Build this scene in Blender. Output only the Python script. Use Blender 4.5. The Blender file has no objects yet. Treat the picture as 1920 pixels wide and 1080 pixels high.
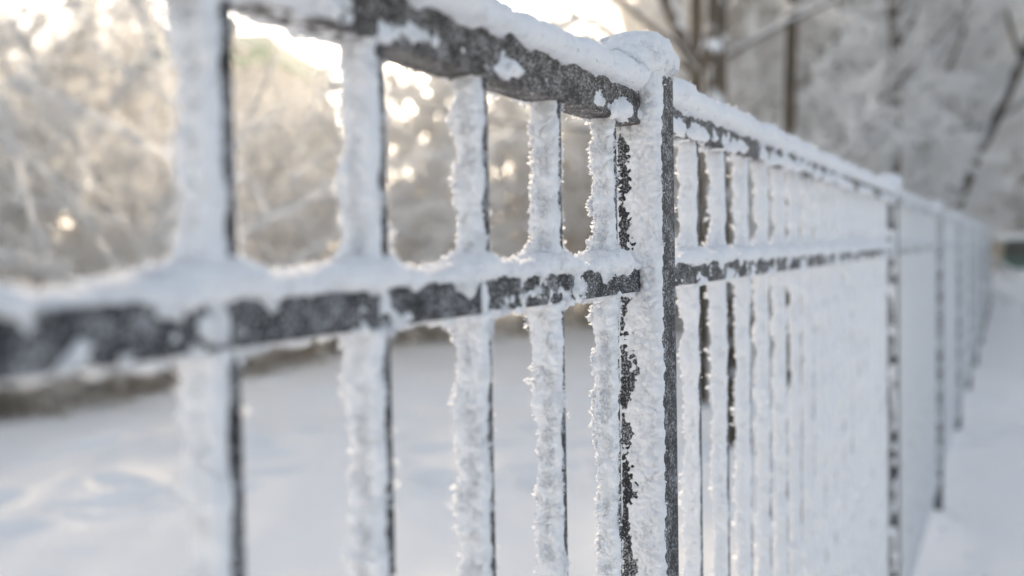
import bpy, math, random
import numpy as np
from mathutils import Vector, Matrix

R = math.radians
rng = np.random.default_rng(7)
random.seed(7)
scene = bpy.context.scene
C = scene.collection

# ------------------------------------------------------------------ camera
CAM_H = 1.31
FPX = 2000.0                      # focal length in photograph pixels (1920 wide)
THETA = math.atan((1890 - 960) / FPX)
PITCH, ROLL = 0.0375, 0.018
cd = bpy.data.cameras.new('camera')
cam = bpy.data.objects.new('camera', cd); C.objects.link(cam)
cd.sensor_width = 36.0
cd.lens = 36.0 * FPX / 1920.0
cd.clip_start = 0.02
cd.clip_end = 4000
fwd = Vector((0, math.cos(PITCH), -math.sin(PITCH)))
up0 = Vector((0, math.sin(PITCH), math.cos(PITCH)))
rt0 = Vector((1, 0, 0))
# verticals in the picture lean: top to the left, bottom to the right
up = (up0 * math.cos(ROLL) + rt0 * math.sin(ROLL)).normalized()
rt = (rt0 * math.cos(ROLL) - up0 * math.sin(ROLL)).normalized()
M = Matrix((rt, up, -fwd)).transposed().to_4x4()
M.translation = Vector((0, 0, CAM_H))
cam.matrix_world = M
cd.dof.use_dof = True
cd.dof.focus_distance = 0.93
cd.dof.aperture_fstop = 3.3
cd.dof.aperture_blades = 0
scene.camera = cam

# ------------------------------------------------------------------ world, sun, exposure
SUN_EL, SUN_AZ = R(16.5), R(-1.0)
world = bpy.data.worlds.new('World'); scene.world = world
world.use_nodes = True
nt = world.node_tree; nt.nodes.clear()
sky = nt.nodes.new('ShaderNodeTexSky'); sky.sky_type = 'NISHITA'
sky.sun_disc = False
sky.sun_elevation = SUN_EL; sky.sun_rotation = SUN_AZ
sky.altitude = 100; sky.air_density = 1.0; sky.dust_density = 1.8; sky.ozone_density = 1.0
hs = nt.nodes.new('ShaderNodeHueSaturation'); hs.inputs['Saturation'].default_value = 0.56
bg = nt.nodes.new('ShaderNodeBackground'); bg.inputs['Strength'].default_value = 0.115
wo = nt.nodes.new('ShaderNodeOutputWorld')
nt.links.new(sky.outputs[0], hs.inputs['Color']); nt.links.new(hs.outputs[0], bg.inputs[0]); nt.links.new(bg.outputs[0], wo.inputs[0])

sl = bpy.data.lights.new('sun', 'SUN'); sl.energy = 4.2; sl.angle = R(2.5); sl.color = (1.0, 0.78, 0.52)
so = bpy.data.objects.new('sun', sl); C.objects.link(so)
S = Vector((math.sin(SUN_AZ) * math.cos(SUN_EL), math.cos(SUN_AZ) * math.cos(SUN_EL), math.sin(SUN_EL)))
so.rotation_euler = S.to_track_quat('Z', 'Y').to_euler()
so.location = (0, 0, 20)

vs = scene.view_settings
scene.display_settings.display_device = 'sRGB'
vs.view_transform = 'Standard'; vs.look = 'None'; vs.gamma = 1.0; vs.use_curve_mapping = False
vs.exposure = 1.24
cy = scene.cycles
cy.max_bounces = 32; cy.diffuse_bounces = 30; cy.transmission_bounces = 8; cy.glossy_bounces = 2
cy.transparent_max_bounces = 4
cy.use_denoising = True
cy.sample_clamp_indirect = 6.0

# ------------------------------------------------------------------ helpers
def vnoise(p, scale, seed=0):
    """gradient noise, p (...,3) in metres, scale = feature size in metres, about -1..1"""
    q = np.asarray(p, dtype=np.float64) / scale + seed * 17.137 + 1000.0
    shp = q.shape[:-1]; q = q.reshape(-1, 3)
    i = np.floor(q).astype(np.int64); f = q - i
    w = f * f * f * (f * (f * 6 - 15) + 10)
    out = np.zeros(len(q))
    for dx in (0, 1):
        wx = w[:, 0] if dx else 1 - w[:, 0]
        for dy in (0, 1):
            wy = w[:, 1] if dy else 1 - w[:, 1]
            for dz in (0, 1):
                wz = w[:, 2] if dz else 1 - w[:, 2]
                h = ((i[:, 0] + dx) * 73856093) ^ ((i[:, 1] + dy) * 19349663) ^ ((i[:, 2] + dz) * 83492791) ^ (seed * 9176 + 13)
                h = (h ^ (h >> 13)) * 1274126177 & 0x7fffffff
                h = (h ^ (h >> 15)) * 2246822519 & 0x7fffffff
                g0 = (h & 1023) / 511.5 - 1; g1 = ((h >> 10) & 1023) / 511.5 - 1; g2 = ((h >> 20) & 1023) / 511.5 - 1
                out += wx * wy * wz * (g0 * (f[:, 0] - dx) + g1 * (f[:, 1] - dy) + g2 * (f[:, 2] - dz))
    return (out * 1.5).reshape(shp)

def mesh_np(name, V, quads=None, tris=None, smooth=False, mats=None, mat_idx=None):
    V = np.asarray(V, dtype=np.float32).reshape(-1, 3)
    loops = []; starts = []; n = 0; tot = 0
    if quads is not None and len(quads):
        quads = np.asarray(quads, dtype=np.int32); loops.append(quads.ravel())
        starts.append(np.arange(len(quads)) * 4); n += len(quads); tot += len(quads) * 4
    if tris is not None and len(tris):
        tris = np.asarray(tris, dtype=np.int32); loops.append(tris.ravel())
        starts.append(tot + np.arange(len(tris)) * 3); n += len(tris); tot += len(tris) * 3
    me = bpy.data.meshes.new(name)
    me.vertices.add(len(V)); me.vertices.foreach_set('co', V.ravel())
    me.loops.add(tot); me.loops.foreach_set('vertex_index', np.concatenate(loops))
    me.polygons.add(n); me.polygons.foreach_set('loop_start', np.concatenate(starts).astype(np.int32))
    if mats:
        for m in mats: me.materials.append(m)
    if mat_idx is not None: me.polygons.foreach_set('material_index', np.asarray(mat_idx, dtype=np.int32))
    me.polygons.foreach_set('use_smooth', np.full(n, smooth, dtype=bool))
    me.update(calc_edges=True); me.validate()
    return me

class MB:
    """collects shapes for ONE mesh"""
    def __init__(s): s.V = []; s.Q = []; s.T = []; s.n = 0
    def add(s, V, Q=None, T=None):
        V = np.asarray(V, float).reshape(-1, 3); s.V.append(V)
        if Q is not None and len(Q): s.Q.append(np.asarray(Q, dtype=np.int64) + s.n)
        if T is not None and len(T): s.T.append(np.asarray(T, dtype=np.int64) + s.n)
        s.n += len(V); return s
    def box(s, x0, x1, y0, y1, z0, z1):
        V = [(x, y, z) for z in (z0, z1) for y in (y0, y1) for x in (x0, x1)]
        return s.add(V, [(0, 2, 3, 1), (4, 5, 7, 6), (0, 1, 5, 4), (2, 6, 7, 3), (0, 4, 6, 2), (1, 3, 7, 5)])
    def mesh(s, name, mat, smooth=False):
        return mesh_np(name, np.concatenate(s.V), np.concatenate(s.Q) if s.Q else None,
                       np.concatenate(s.T) if s.T else None, smooth, [mat] if mat else None)

def link(name, me, parent=None, loc=(0, 0, 0), rot=(0, 0, 0)):
    o = bpy.data.objects.new(name, me); C.objects.link(o); o.location = loc; o.rotation_euler = rot
    if parent: o.parent = parent
    return o

def tag(o, label=None, cat=None, group=None, kind=None):
    if label: o['label'] = label
    if cat: o['category'] = cat
    if group: o['group'] = group
    if kind: o['kind'] = kind
    return o

def rbox(x0, x1, y0, y1, z0, z1, bev, name, mat):
    """box with a real bevel"""
    import bmesh
    bm = bmesh.new(); r = bmesh.ops.create_cube(bm, size=1)
    for v in bm.verts:
        v.co = Vector(((x0 + x1) / 2 + v.co.x * (x1 - x0), (y0 + y1) / 2 + v.co.y * (y1 - y0), (z0 + z1) / 2 + v.co.z * (z1 - z0)))
    bmesh.ops.bevel(bm, geom=bm.edges[:], offset=bev, segments=2, profile=.6, affect='EDGES')
    me = bpy.data.meshes.new(name); bm.to_mesh(me); bm.free(); me.materials.append(mat)
    return me

# ------------------------------------------------------------------ materials
def mat_new(name):
    m = bpy.data.materials.new(name); m.use_nodes = True; n = m.node_tree; n.nodes.clear()
    out = n.nodes.new('ShaderNodeOutputMaterial')
    return m, n, out

def N(n, t, **kw):
    x = n.nodes.new(t)
    for k, v in kw.items(): setattr(x, k, v)
    return x

def frost_mat(name, col=(.86, .88, .92), trans=.35, bump=0.0, bscale=900., vary=.06):
    m, n, out = mat_new(name)
    tc = N(n, 'ShaderNodeTexCoord')
    no = N(n, 'ShaderNodeTexNoise'); no.inputs['Scale'].default_value = bscale * .25; no.inputs['Detail'].default_value = 3
    n.links.new(tc.outputs['Object'], no.inputs['Vector'])
    rp = N(n, 'ShaderNodeValToRGB')
    rp.color_ramp.elements[0].position = .3; rp.color_ramp.elements[1].position = .7
    rp.color_ramp.elements[0].color = tuple(c - vary for c in col) + (1,); rp.color_ramp.elements[1].color = tuple(min(.98, c + vary * .3) for c in col) + (1,)
    n.links.new(no.outputs['Fac'], rp.inputs['Fac'])
    d = N(n, 'ShaderNodeBsdfDiffuse'); t = N(n, 'ShaderNodeBsdfTranslucent'); mx = N(n, 'ShaderNodeMixShader')
    mx.inputs[0].default_value = trans
    n.links.new(rp.outputs[0], d.inputs['Color']); n.links.new(rp.outputs[0], t.inputs['Color'])
    n.links.new(d.outputs[0], mx.inputs[1]); n.links.new(t.outputs[0], mx.inputs[2])
    if bump > 0:
        n2 = N(n, 'ShaderNodeTexNoise'); n2.inputs['Scale'].default_value = bscale; n2.inputs['Detail'].default_value = 4
        n.links.new(tc.outputs['Object'], n2.inputs['Vector'])
        b = N(n, 'ShaderNodeBump'); b.inputs['Strength'].default_value = bump; b.inputs['Distance'].default_value = 1.0 / bscale
        n.links.new(n2.outputs['Fac'], b.inputs['Height']); n.links.new(b.outputs[0], d.inputs['Normal'])
    n.links.new(mx.outputs[0], out.inputs[0])
    return m

def sss_mat(name, col=(.79, .81, .85), scale=.0022, bscale=700.):
    m, n, out = mat_new(name)
    p = N(n, 'ShaderNodeBsdfPrincipled')
    p.inputs['Base Color'].default_value = col + (1,)
    p.inputs['Roughness'].default_value = .75
    p.inputs['Specular IOR Level'].default_value = .0
    p.inputs['Subsurface Weight'].default_value = 1.0
    p.inputs['Subsurface Radius'].default_value = (1.0, 1.0, 1.05)
    p.inputs['Subsurface Scale'].default_value = scale
    tc = N(n, 'ShaderNodeTexCoord')
    n2 = N(n, 'ShaderNodeTexNoise'); n2.inputs['Scale'].default_value = bscale; n2.inputs['Detail'].default_value = 4
    n.links.new(tc.outputs['Object'], n2.inputs['Vector'])
    b = N(n, 'ShaderNodeBump'); b.inputs['Strength'].default_value = .7; b.inputs['Distance'].default_value = .0012
    n.links.new(n2.outputs['Fac'], b.inputs['Height']); n.links.new(b.outputs[0], p.inputs['Normal'])
    n.links.new(p.outputs[0], out.inputs[0])
    return m

def metal_mat(name, base=(.012, .0135, .018), speck=.5, brown=0.0):
    """painted dark steel dusted with fine hoar frost"""
    m, n, out = mat_new(name)
    tc = N(n, 'ShaderNodeTexCoord')
    p = N(n, 'ShaderNodeBsdfPrincipled'); p.inputs['Roughness'].default_value = .6; p.inputs['Specular IOR Level'].default_value = .25
    a = N(n, 'ShaderNodeTexNoise'); a.inputs['Scale'].default_value = 60; a.inputs['Detail'].default_value = 5
    f = N(n, 'ShaderNodeTexNoise'); f.inputs['Scale'].default_value = 520; f.inputs['Detail'].default_value = 3; f.inputs['Roughness'].default_value = .7
    for x in (a, f): n.links.new(tc.outputs['Object'], x.inputs['Vector'])
    r1 = N(n, 'ShaderNodeValToRGB'); r1.color_ramp.elements[0].position = .35; r1.color_ramp.elements[1].position = .7
    r1.color_ramp.elements[0].color = base + (1,)
    r1.color_ramp.elements[1].color = (base[0] * 2.4 + brown, base[1] * 2.2 + brown * .5, base[2] * 2.1, 1)
    n.links.new(a.outputs['Fac'], r1.inputs['Fac'])
    ad = N(n, 'ShaderNodeMath', operation='MULTIPLY_ADD'); ad.inputs[1].default_value = .35
    n.links.new(a.outputs['Fac'], ad.inputs[0]); n.links.new(f.outputs['Fac'], ad.inputs[2])
    r2 = N(n, 'ShaderNodeValToRGB'); r2.color_ramp.elements[0].position = .69; r2.color_ramp.elements[1].position = .80
    r2.color_ramp.elements[0].color = (0, 0, 0, 1); r2.color_ramp.elements[1].color = (speck, speck, speck, 1)
    n.links.new(ad.outputs[0], r2.inputs['Fac'])
    mx = N(n, 'ShaderNodeMix', data_type='RGBA')
    n.links.new(r2.outputs[0], mx.inputs[0]); n.links.new(r1.outputs[0], mx.inputs[6]); mx.inputs[7].default_value = (.75, .78, .82, 1)
    n.links.new(mx.outputs[2], p.inputs['Base Color'])
    b = N(n, 'ShaderNodeBump'); b.inputs['Strength'].default_value = .6; b.inputs['Distance'].default_value = .0008
    n.links.new(f.outputs['Fac'], b.inputs['Height']); n.links.new(b.outputs[0], p.inputs['Normal'])
    n.links.new(p.outputs[0], out.inputs[0])
    return m

def bark_mat(name, dark, light, snow=.45):
    m, n, out = mat_new(name)
    tc = N(n, 'ShaderNodeTexCoord'); geo = N(n, 'ShaderNodeNewGeometry')
    mp = N(n, 'ShaderNodeMapping'); mp.inputs['Scale'].default_value = (1, 1, .25)
    n.links.new(tc.outputs['Object'], mp.inputs[0])
    a = N(n, 'ShaderNodeTexNoise'); a.inputs['Scale'].default_value = 30; a.inputs['Detail'].default_value = 6
    n.links.new(mp.outputs[0], a.inputs['Vector'])
    c = N(n, 'ShaderNodeTexNoise'); c.inputs['Scale'].default_value = 7; c.inputs['Detail'].default_value = 4
    n.links.new(tc.outputs['Object'], c.inputs['Vector'])
    r1 = N(n, 'ShaderNodeValToRGB'); r1.color_ramp.elements[0].position = .35; r1.color_ramp.elements[1].position = .7
    r1.color_ramp.elements[0].color = dark + (1,); r1.color_ramp.elements[1].color = light + (1,)
    n.links.new(a.outputs['Fac'], r1.inputs['Fac'])
    sep = N(n, 'ShaderNodeSeparateXYZ'); n.links.new(geo.outputs['Normal'], sep.inputs[0])
    ad = N(n, 'ShaderNodeMath', operation='MULTIPLY_ADD'); ad.inputs[1].default_value = 1.3
    n.links.new(c.outputs['Fac'], ad.inputs[0]); n.links.new(sep.outputs['Z'], ad.inputs[2])
    r2 = N(n, 'ShaderNodeValToRGB'); r2.color_ramp.elements[0].position = 1.15 - snow; r2.color_ramp.elements[1].position = min(1, 1.3 - snow)
    r2.color_ramp.elements[0].color = (0, 0, 0, 1); r2.color_ramp.elements[1].color = (1, 1, 1, 1)
    n.links.new(ad.outputs[0], r2.inputs['Fac'])
    mx = N(n, 'ShaderNodeMix', data_type='RGBA')
    n.links.new(r2.outputs[0], mx.inputs[0]); n.links.new(r1.outputs[0], mx.inputs[6]); mx.inputs[7].default_value = (.84, .86, .90, 1)
    p = N(n, 'ShaderNodeBsdfPrincipled'); p.inputs['Roughness'].default_value = .85
    n.links.new(mx.outputs[2], p.inputs['Base Color'])
    b = N(n, 'ShaderNodeBump'); b.inputs['Strength'].default_value = .8; b.inputs['Distance'].default_value = .02
    n.links.new(a.outputs['Fac'], b.inputs['Height']); n.links.new(b.outputs[0], p.inputs['Normal'])
    n.links.new(p.outputs[0], out.inputs[0])
    return m

def plain_mat(name, col, rough=.7, nscale=8., vary=.25, bump=0.):
    m, n, out = mat_new(name)
    tc = N(n, 'ShaderNodeTexCoord')
    a = N(n, 'ShaderNodeTexNoise'); a.inputs['Scale'].default_value = nscale; a.inputs['Detail'].default_value = 5
    n.links.new(tc.outputs['Object'], a.inputs['Vector'])
    r1 = N(n, 'ShaderNodeValToRGB'); r1.color_ramp.elements[0].position = .3; r1.color_ramp.elements[1].position = .7
    r1.color_ramp.elements[0].color = tuple(c * (1 - vary) for c in col) + (1,); r1.color_ramp.elements[1].color = tuple(min(.95, c * (1 + vary)) for c in col) + (1,)
    n.links.new(a.outputs['Fac'], r1.inputs['Fac'])
    p = N(n, 'ShaderNodeBsdfPrincipled'); p.inputs['Roughness'].default_value = rough
    n.links.new(r1.outputs[0], p.inputs['Base Color'])
    n.links.new(p.outputs[0], out.inputs[0])
    return m

FROST_CRUST = sss_mat('rime_crust')
FROST_CRYSTAL = frost_mat('rime_crystals', (.82, .835, .87), trans=.32, vary=.02)
FROST_FAR = frost_mat('rime_far', (.87, .89, .92), trans=.25, bump=.6, bscale=400.)
STEEL = metal_mat('frosted_dark_steel')
STEEL_BROWN = metal_mat('frosted_brown_steel', (.018, .016, .016), .5, .012)
TWIG = frost_mat('frosted_twigs', (.975, .972, .968), trans=.52, bscale=40., vary=.02)
TWIG_DULL = frost_mat('frosted_brown_twigs', (.70, .66, .61), trans=.38, bscale=14., vary=.24)
BARK = bark_mat('dark_bark', (.014, .011, .009), (.048, .038, .030), .32)
BARK_PALE = bark_mat('frosted_bark', (.07, .062, .055), (.20, .18, .16), .80)

# ------------------------------------------------------------------ ground
def ground_height(x, y):
    p = np.stack([x, y, np.zeros_like(x)], -1)
    z = .06 * vnoise(p, 2.6, 3) + .026 * vnoise(p, .7, 4) + .010 * vnoise(p, .24, 5)
    far = np.clip((np.hypot(x, y) - 70) / 400, 0, 1)
    return z * (1 - far)

# axes that are fine near the fence and grow outwards
def axis(lo, hi, step, far_lo, far_hi):
    core = np.arange(lo, hi + step * .5, step)
    l = [lo]; s = step
    while l[-1] > far_lo: s *= 1.22; l.append(l[-1] - s)
    r = [core[-1]]; s = step
    while r[-1] < far_hi: s *= 1.22; r.append(r[-1] + s)
    return np.concatenate([np.array(l[1:])[::-1], core, np.array(r[1:])])
gx = axis(-6.5, 7.5, .05, -1500, 1500)
gy = axis(3.2, 17.5, .05, -400, 2500)
GX, GY = np.meshgrid(gx, gy)
GZ = ground_height(GX, GY)
prints = []
def trail(x, y, dx, dy, n, spread=.12):
    for k in range(n):
        L = math.hypot(dx, dy); nx, ny = -dy / L, dx / L; s = .13 * (1 if k % 2 else -1)
        prints.append((x + dx * k + nx * s + rng.normal(0, spread * .4), y + dy * k + ny * s + rng.normal(0, spread * .4), math.atan2(dy, dx) + rng.normal(0, .2)))
trail(-2.6, 5.2, .42, .34, 12); trail(-.3, 6.0, .5, .12, 14); trail(-1.8, 9.6, .55, -.10, 12); trail(2.4, 8.2, -.5, .25, 9); trail(-3.0, 7.2, .30, .50, 9)
for _ in range(34): prints.append((rng.uniform(-3, 2.5), rng.uniform(5.5, 13), rng.uniform(0, 6.28)))
for (px, py, pa) in prints:
    ix = np.searchsorted(gx, [px - .6, px + .6]); iy = np.searchsorted(gy, [py - .6, py + .6])
    sx = GX[iy[0]:iy[1], ix[0]:ix[1]] - px; sy = GY[iy[0]:iy[1], ix[0]:ix[1]] - py
    u = sx * math.cos(pa) + sy * math.sin(pa); v = -sx * math.sin(pa) + sy * math.cos(pa)
    r = np.sqrt((u / .19) ** 2 + (v / .10) ** 2)
    GZ[iy[0]:iy[1], ix[0]:ix[1]] += -.085 * np.exp(-r ** 4) + .022 * np.exp(-((r - 1.5) / .4) ** 2)
# a soft drift along the foot of the fence
sa, ca = math.sin(THETA), math.cos(THETA)
Bf = -GX * ca + GY * sa - .313
GZ += .006 * np.exp(-(Bf / .35) ** 2) * np.clip(vnoise(np.stack([GX, GY, 0 * GX], -1), .9, 9) + .8, 0, 2)
ny_, nx_ = GX.shape
idx = np.arange(nx_ * ny_).reshape(ny_, nx_)
Q = np.stack([idx[:-1, :-1], idx[:-1, 1:], idx[1:, 1:], idx[1:, :-1]], -1).reshape(-1, 4)
m, n, out = mat_new('field_snow')
p = N(n, 'ShaderNodeBsdfPrincipled'); p.inputs['Base Color'].default_value = (.965, .96, .955, 1); p.inputs['Roughness'].default_value = .7
p.inputs['Specular IOR Level'].default_value = .3
p.inputs['Subsurface Weight'].default_value = 0.0
tc = N(n, 'ShaderNodeTexCoord'); n2 = N(n, 'ShaderNodeTexNoise'); n2.inputs['Scale'].default_value = 25; n2.inputs['Detail'].default_value = 6
n.links.new(tc.outputs['Object'], n2.inputs['Vector'])
b = N(n, 'ShaderNodeBump'); b.inputs['Strength'].default_value = .5; b.inputs['Distance'].default_value = .02
n.links.new(n2.outputs['Fac'], b.inputs['Height']); n.links.new(b.outputs[0], p.inputs['Normal']); n.links.new(p.outputs[0], out.inputs[0])
SNOW = m
tag(link('snow_ground', mesh_np('snow_ground', np.stack([GX, GY, GZ], -1), Q, smooth=True, mats=[SNOW])),
    'snow covered ground with shallow dents and footprints behind the fence', kind='structure')

# ------------------------------------------------------------------ the fence
# local frame: x = along the fence (away from the camera), y = behind it, z = up; origin at the ground below the near post
A_POST = .95
B0 = .313                                   # fence line (front of the bars) behind the camera's eye
origin = Vector((A_POST * sa - B0 * ca, A_POST * ca + B0 * sa, 0))
fence = bpy.data.objects.new('metal_fence', None); C.objects.link(fence)
fence.location = origin; fence.rotation_euler = (0, 0, math.pi / 2 - THETA)
tag(fence, 'long dark metal bar fence coated in white rime running away to the right', 'fence')

PITCHP = 2.27
Z_TOP0, Z_TOP1 = CAM_H + .111, CAM_H + .142        # top rail
Z_MID0, Z_MID1 = CAM_H - .0415, CAM_H - .0175      # middle rail
Z_BOT0, Z_BOT1 = CAM_H - 1.165, CAM_H - 1.140      # bottom rail
Z_POST = CAM_H + .168
BAR = .012
BY = -.009                                  # the bars sit a little forward of the fence line
POST_A, POST_B = .050, .041

def rect_profile(c0, c1, w, h, n, r):
    """n points round a rounded rectangle centred (c0,c1): positions and outward normals"""
    hw, hh = w / 2 - r, h / 2 - r
    per = [2 * hh, math.pi / 2 * r, 2 * hw, math.pi / 2 * r] * 2
    cor = [(hw, hh, 0), (-hw, hh, 90), (-hw, -hh, 180), (hw, -hh, 270)]
    tot = sum(per); P = []; Nn = []
    for k in range(n):
        s = (k + .5) / n * tot
        j = 0
        while s > per[j]: s -= per[j]; j += 1
        side, isarc = j // 2, j % 2
        cx, cyy, a0 = cor[side]
        if isarc:
            a = R(a0) + s / r; P.append((cx + r * math.cos(a), cyy + r * math.sin(a))); Nn.append((math.cos(a), math.sin(a)))
        else:
            a = R(a0); nx, ny = round(math.cos(a)), round(math.sin(a))
            px, py, _ = cor[(side - 1) % 4]
            L = per[j]; t = s / L
            P.append((px + (cx - px) * t + r * nx, py + (cyy - py) * t + r * ny)); Nn.append((nx, ny))
    P = np.array(P); Nn = np.array(Nn, float)
    # soften the normals so that thick frost bulges round the corners
    for _ in range(max(2, n // 24)):
        Nn = Nn + .5 * (np.roll(Nn, 1, 0) + np.roll(Nn, -1, 0)); Nn /= np.linalg.norm(Nn, axis=1)[:, None]
    return P + np.array([c0, c1]), Nn

def sweep(ts, prof, T, to3):
    """ts: positions along the axis; prof: (P,N); T(t[:,None], P, N) -> thickness; to3(t, c0, c1) -> xyz"""
    P, Nn = prof; t = ts[:, None] + 0 * P[None, :, 0]
    c0 = P[None, :, 0] + 0 * t; c1 = P[None, :, 1] + 0 * t; n0 = Nn[None, :, 0] + 0 * t; n1 = Nn[None, :, 1] + 0 * t
    th = T(t, c0, c1, n0, n1)
    V = to3(t, c0 + n0 * th, c1 + n1 * th)
    rows, cols = t.shape; id_ = np.arange(rows * cols).reshape(rows, cols)
    nx = np.roll(id_, -1, 1)
    Q = np.stack([id_[:-1], nx[:-1], nx[1:], id_[1:]], -1).reshape(-1, 4)
    return V, Q, th, to3(t * 0, n0, n1) - to3(t * 0, 0 * n0, 0 * n1)

def crystals(V, Nrm, th, count, smin, smax, seed, weight=None, min_th=-.006, up=.0, rowmask=None):
    """small translucent plates growing out of the crust"""
    g = np.random.default_rng(seed)
    w = np.where(th > 0, 1., np.where(th > min_th, .13, 0.)).ravel()
    V = V + Nrm * np.clip(-th, 0, None)[..., None]
    if weight is not None: w = w * np.clip(weight.ravel(), 0, None)
    # weight by row spacing so that density is even
    dz = np.gradient(V[:, 0, :], axis=0); dz = np.linalg.norm(dz, axis=1)
    w = w * np.repeat(dz if rowmask is None else dz * rowmask, V.shape[1])
    if w.sum() <= 0: return None
    k = g.choice(len(w), size=count, p=w / w.sum())
    base = V.reshape(-1, 3)[k]; nr = Nrm.reshape(-1, 3)[k]
    d = nr + g.normal(0, .55, (count, 3)); d[:, 2] += up; d /= np.linalg.norm(d, axis=1)[:, None]
    side = np.cross(d, g.normal(0, 1, (count, 3))); side /= np.linalg.norm(side, axis=1)[:, None] + 1e-9
    base = base + g.normal(0, .0006, (count, 3)) - nr * .0006
    clump = np.clip(.62 + 1.5 * vnoise(base, .011, seed % 50), .3, 2.2)
    clump = np.minimum(clump, np.where(nr[:, 0] < -.75, .85, 2.2))
    L = (smin + (smax - smin) * g.random(count) ** 2.2)[:, None] * clump[:, None]
    L = L * np.where(th.ravel()[k] > 0, 1., .45)[:, None]
    L = L * .72 * (1 + 1.0 * np.clip(nr[:, 1], 0, 1) + .5 * np.clip(nr[:, 0], 0, 1))[:, None]
    W = L * (.20 + .22 * g.random((count, 1)))
    mid = base + d * L * .55; tip = base + d * L
    # plate (two faces) with a slight fold
    fold = np.cross(d, side) * W * .5
    a = base - side * W * .3; b_ = mid + side * W + fold; c_ = mid - side * W + fold
    VV = np.stack([a, b_, tip, c_], 1).reshape(-1, 3)
    i0 = np.arange(count) * 4
    T = np.concatenate([np.stack([i0, i0 + 1, i0 + 2], 1), np.stack([i0, i0 + 2, i0 + 3], 1)])
    return VV, T

def frost_mesh(name, V, Q, crys=None, mat=None, cmat=None):
    V = V.reshape(-1, 3); nv = len(V)
    if crys is None:
        return mesh_np(name, V, Q, smooth=True, mats=[mat or FROST_CRUST])
    CV, CT = crys
    me = mesh_np(name, np.concatenate([V, CV]), Q, CT + nv, smooth=True, mats=[mat or FROST_CRUST, cmat or FROST_CRYSTAL],
                 mat_idx=np.concatenate([np.zeros(len(Q)), np.ones(len(CT))]))
    return me

def billow(p, s, seed): return np.abs(vnoise(p, s, seed)) * 2 - .45

# ---- bars: frost is thickest on the near face (-x) and the back (+y), patchy on the camera side (-y)
def bar_T(seed, rich=1.0, thin=0.):
    def T(t, c0, c1, n0, n1):
        p = np.stack([c0 + n0 * .007, c1 + n1 * .006, t], -1); off = seed * .37; p = p + off
        wN, wF = np.clip(-n0, 0, 1), np.clip(n0, 0, 1); wP, wB = np.clip(-n1, 0, 1), np.clip(n1, 0, 1)
        lo = vnoise(p, .030, seed); lo2 = vnoise(p, .09, seed + 5)
        th = .0068 * wN + .0042 * wB + .0012 * wF - .0018 * wP + .0022 * wP * np.clip(-c0 / .006, -1, 1)
        th = th + .0026 * lo * (wN + wB * 1.2 + .6) + .0018 * lo2 + .0030 * vnoise(p, .018, seed + 31) * wP
        th = th + .0015 * billow(p, .008, seed + 1) * (.5 + .6 * (wN + wB)) + .0016 * np.clip(vnoise(p, .014, seed + 8), 0, 1) * (wB + wF + .4)
        th = th + .0011 * vnoise(p, .0038, seed + 2) + .0008 * vnoise(p, .0018, seed + 3) * rich
        th = th - thin * (1 + 1.2 * vnoise(p, .05, seed + 41)) * (.5 + wP + wF)
        # clumps where the bar meets the rails
        up_ = t - Z_MID1; th = th + np.where(up_ > 0, (.009 * wN + .006 * wB + .004 * wF + .002) * np.exp(-(up_ / .014) ** 1.5), 0)
        dn = Z_MID0 - t; th = th + np.where(dn > 0, .004 * np.exp(-dn / .012), 0)
        return th
    return T
def bar3(t, c0, c1): return np.stack([c0, c1, t + 0 * c0], -1)

def bar_frost(name, seed, fine_from, step_fine, step_coarse, ncol, ncry, smax, rich=1.0, mat=None, thin=0.):
    ts = np.concatenate([np.arange(Z_BOT1 - .004, fine_from, step_coarse), np.arange(fine_from, Z_TOP0 + .004, step_fine)])
    prof = rect_profile(0, BAR / 2 + BY, BAR, BAR, ncol, .0015)
    V, Q, th, Nr = sweep(ts, prof, bar_T(seed, rich, thin), bar3)
    w = .35 + 1.0 * np.clip(1 - np.abs(Nr[..., 1]) * 0, 0, 1)
    cr = crystals(V, Nr, th, ncry, .0010, smax, seed + 100, w, up=.15, rowmask=np.where(ts > fine_from, 1., .12)) if ncry else None
    return frost_mesh(name, V, Q, cr, mat)

bar_steel = MB().box(-BAR / 2, BAR / 2, BY, BY + BAR, Z_BOT0 + .004, Z_TOP0 + .002).mesh('bar', STEEL)
near_bars = [(.865 - A_POST) - k * .125 - (.014 if k == 5 else 0) for k in range(17)]
near_frost = {0: ('bar_frost', 21), 1: ('bar_frost', 33), 2: ('bar_frost', 47), 3: ('bar_frost', 59), 4: ('bar_frost', 61), 5: ('bar_frost', 75)}
nf = {}
for k in range(6):
    fine = 0.0011 if k < 4 else .0016
    nf[k] = bar_frost('bar_frost', 21 + 13 * k, CAM_H - (.36 if k < 3 else .26), fine, .008, 56 if k < 4 else 44, (56000, 54000, 50000, 34000, 22000, 9000)[k], .0042)
mid_f = [bar_frost('bar_frost', 200 + 7 * k, CAM_H - .9, .0024, .008, 30, 15000, .0046, mat=FROST_CRUST, thin=.0013) for k in range(4)]
far_f = [bar_frost('bar_frost', 300 + 7 * k, 0.2, .006, .006, 14, 2600, .007, 0, FROST_FAR, .0006) for k in range(3)]
vfar_f = [bar_frost('bar_frost', 400 + 7 * k, 0.2, .02, .02, 8, 0, 0, 0, FROST_FAR, -.0014) for k in range(2)]

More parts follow.
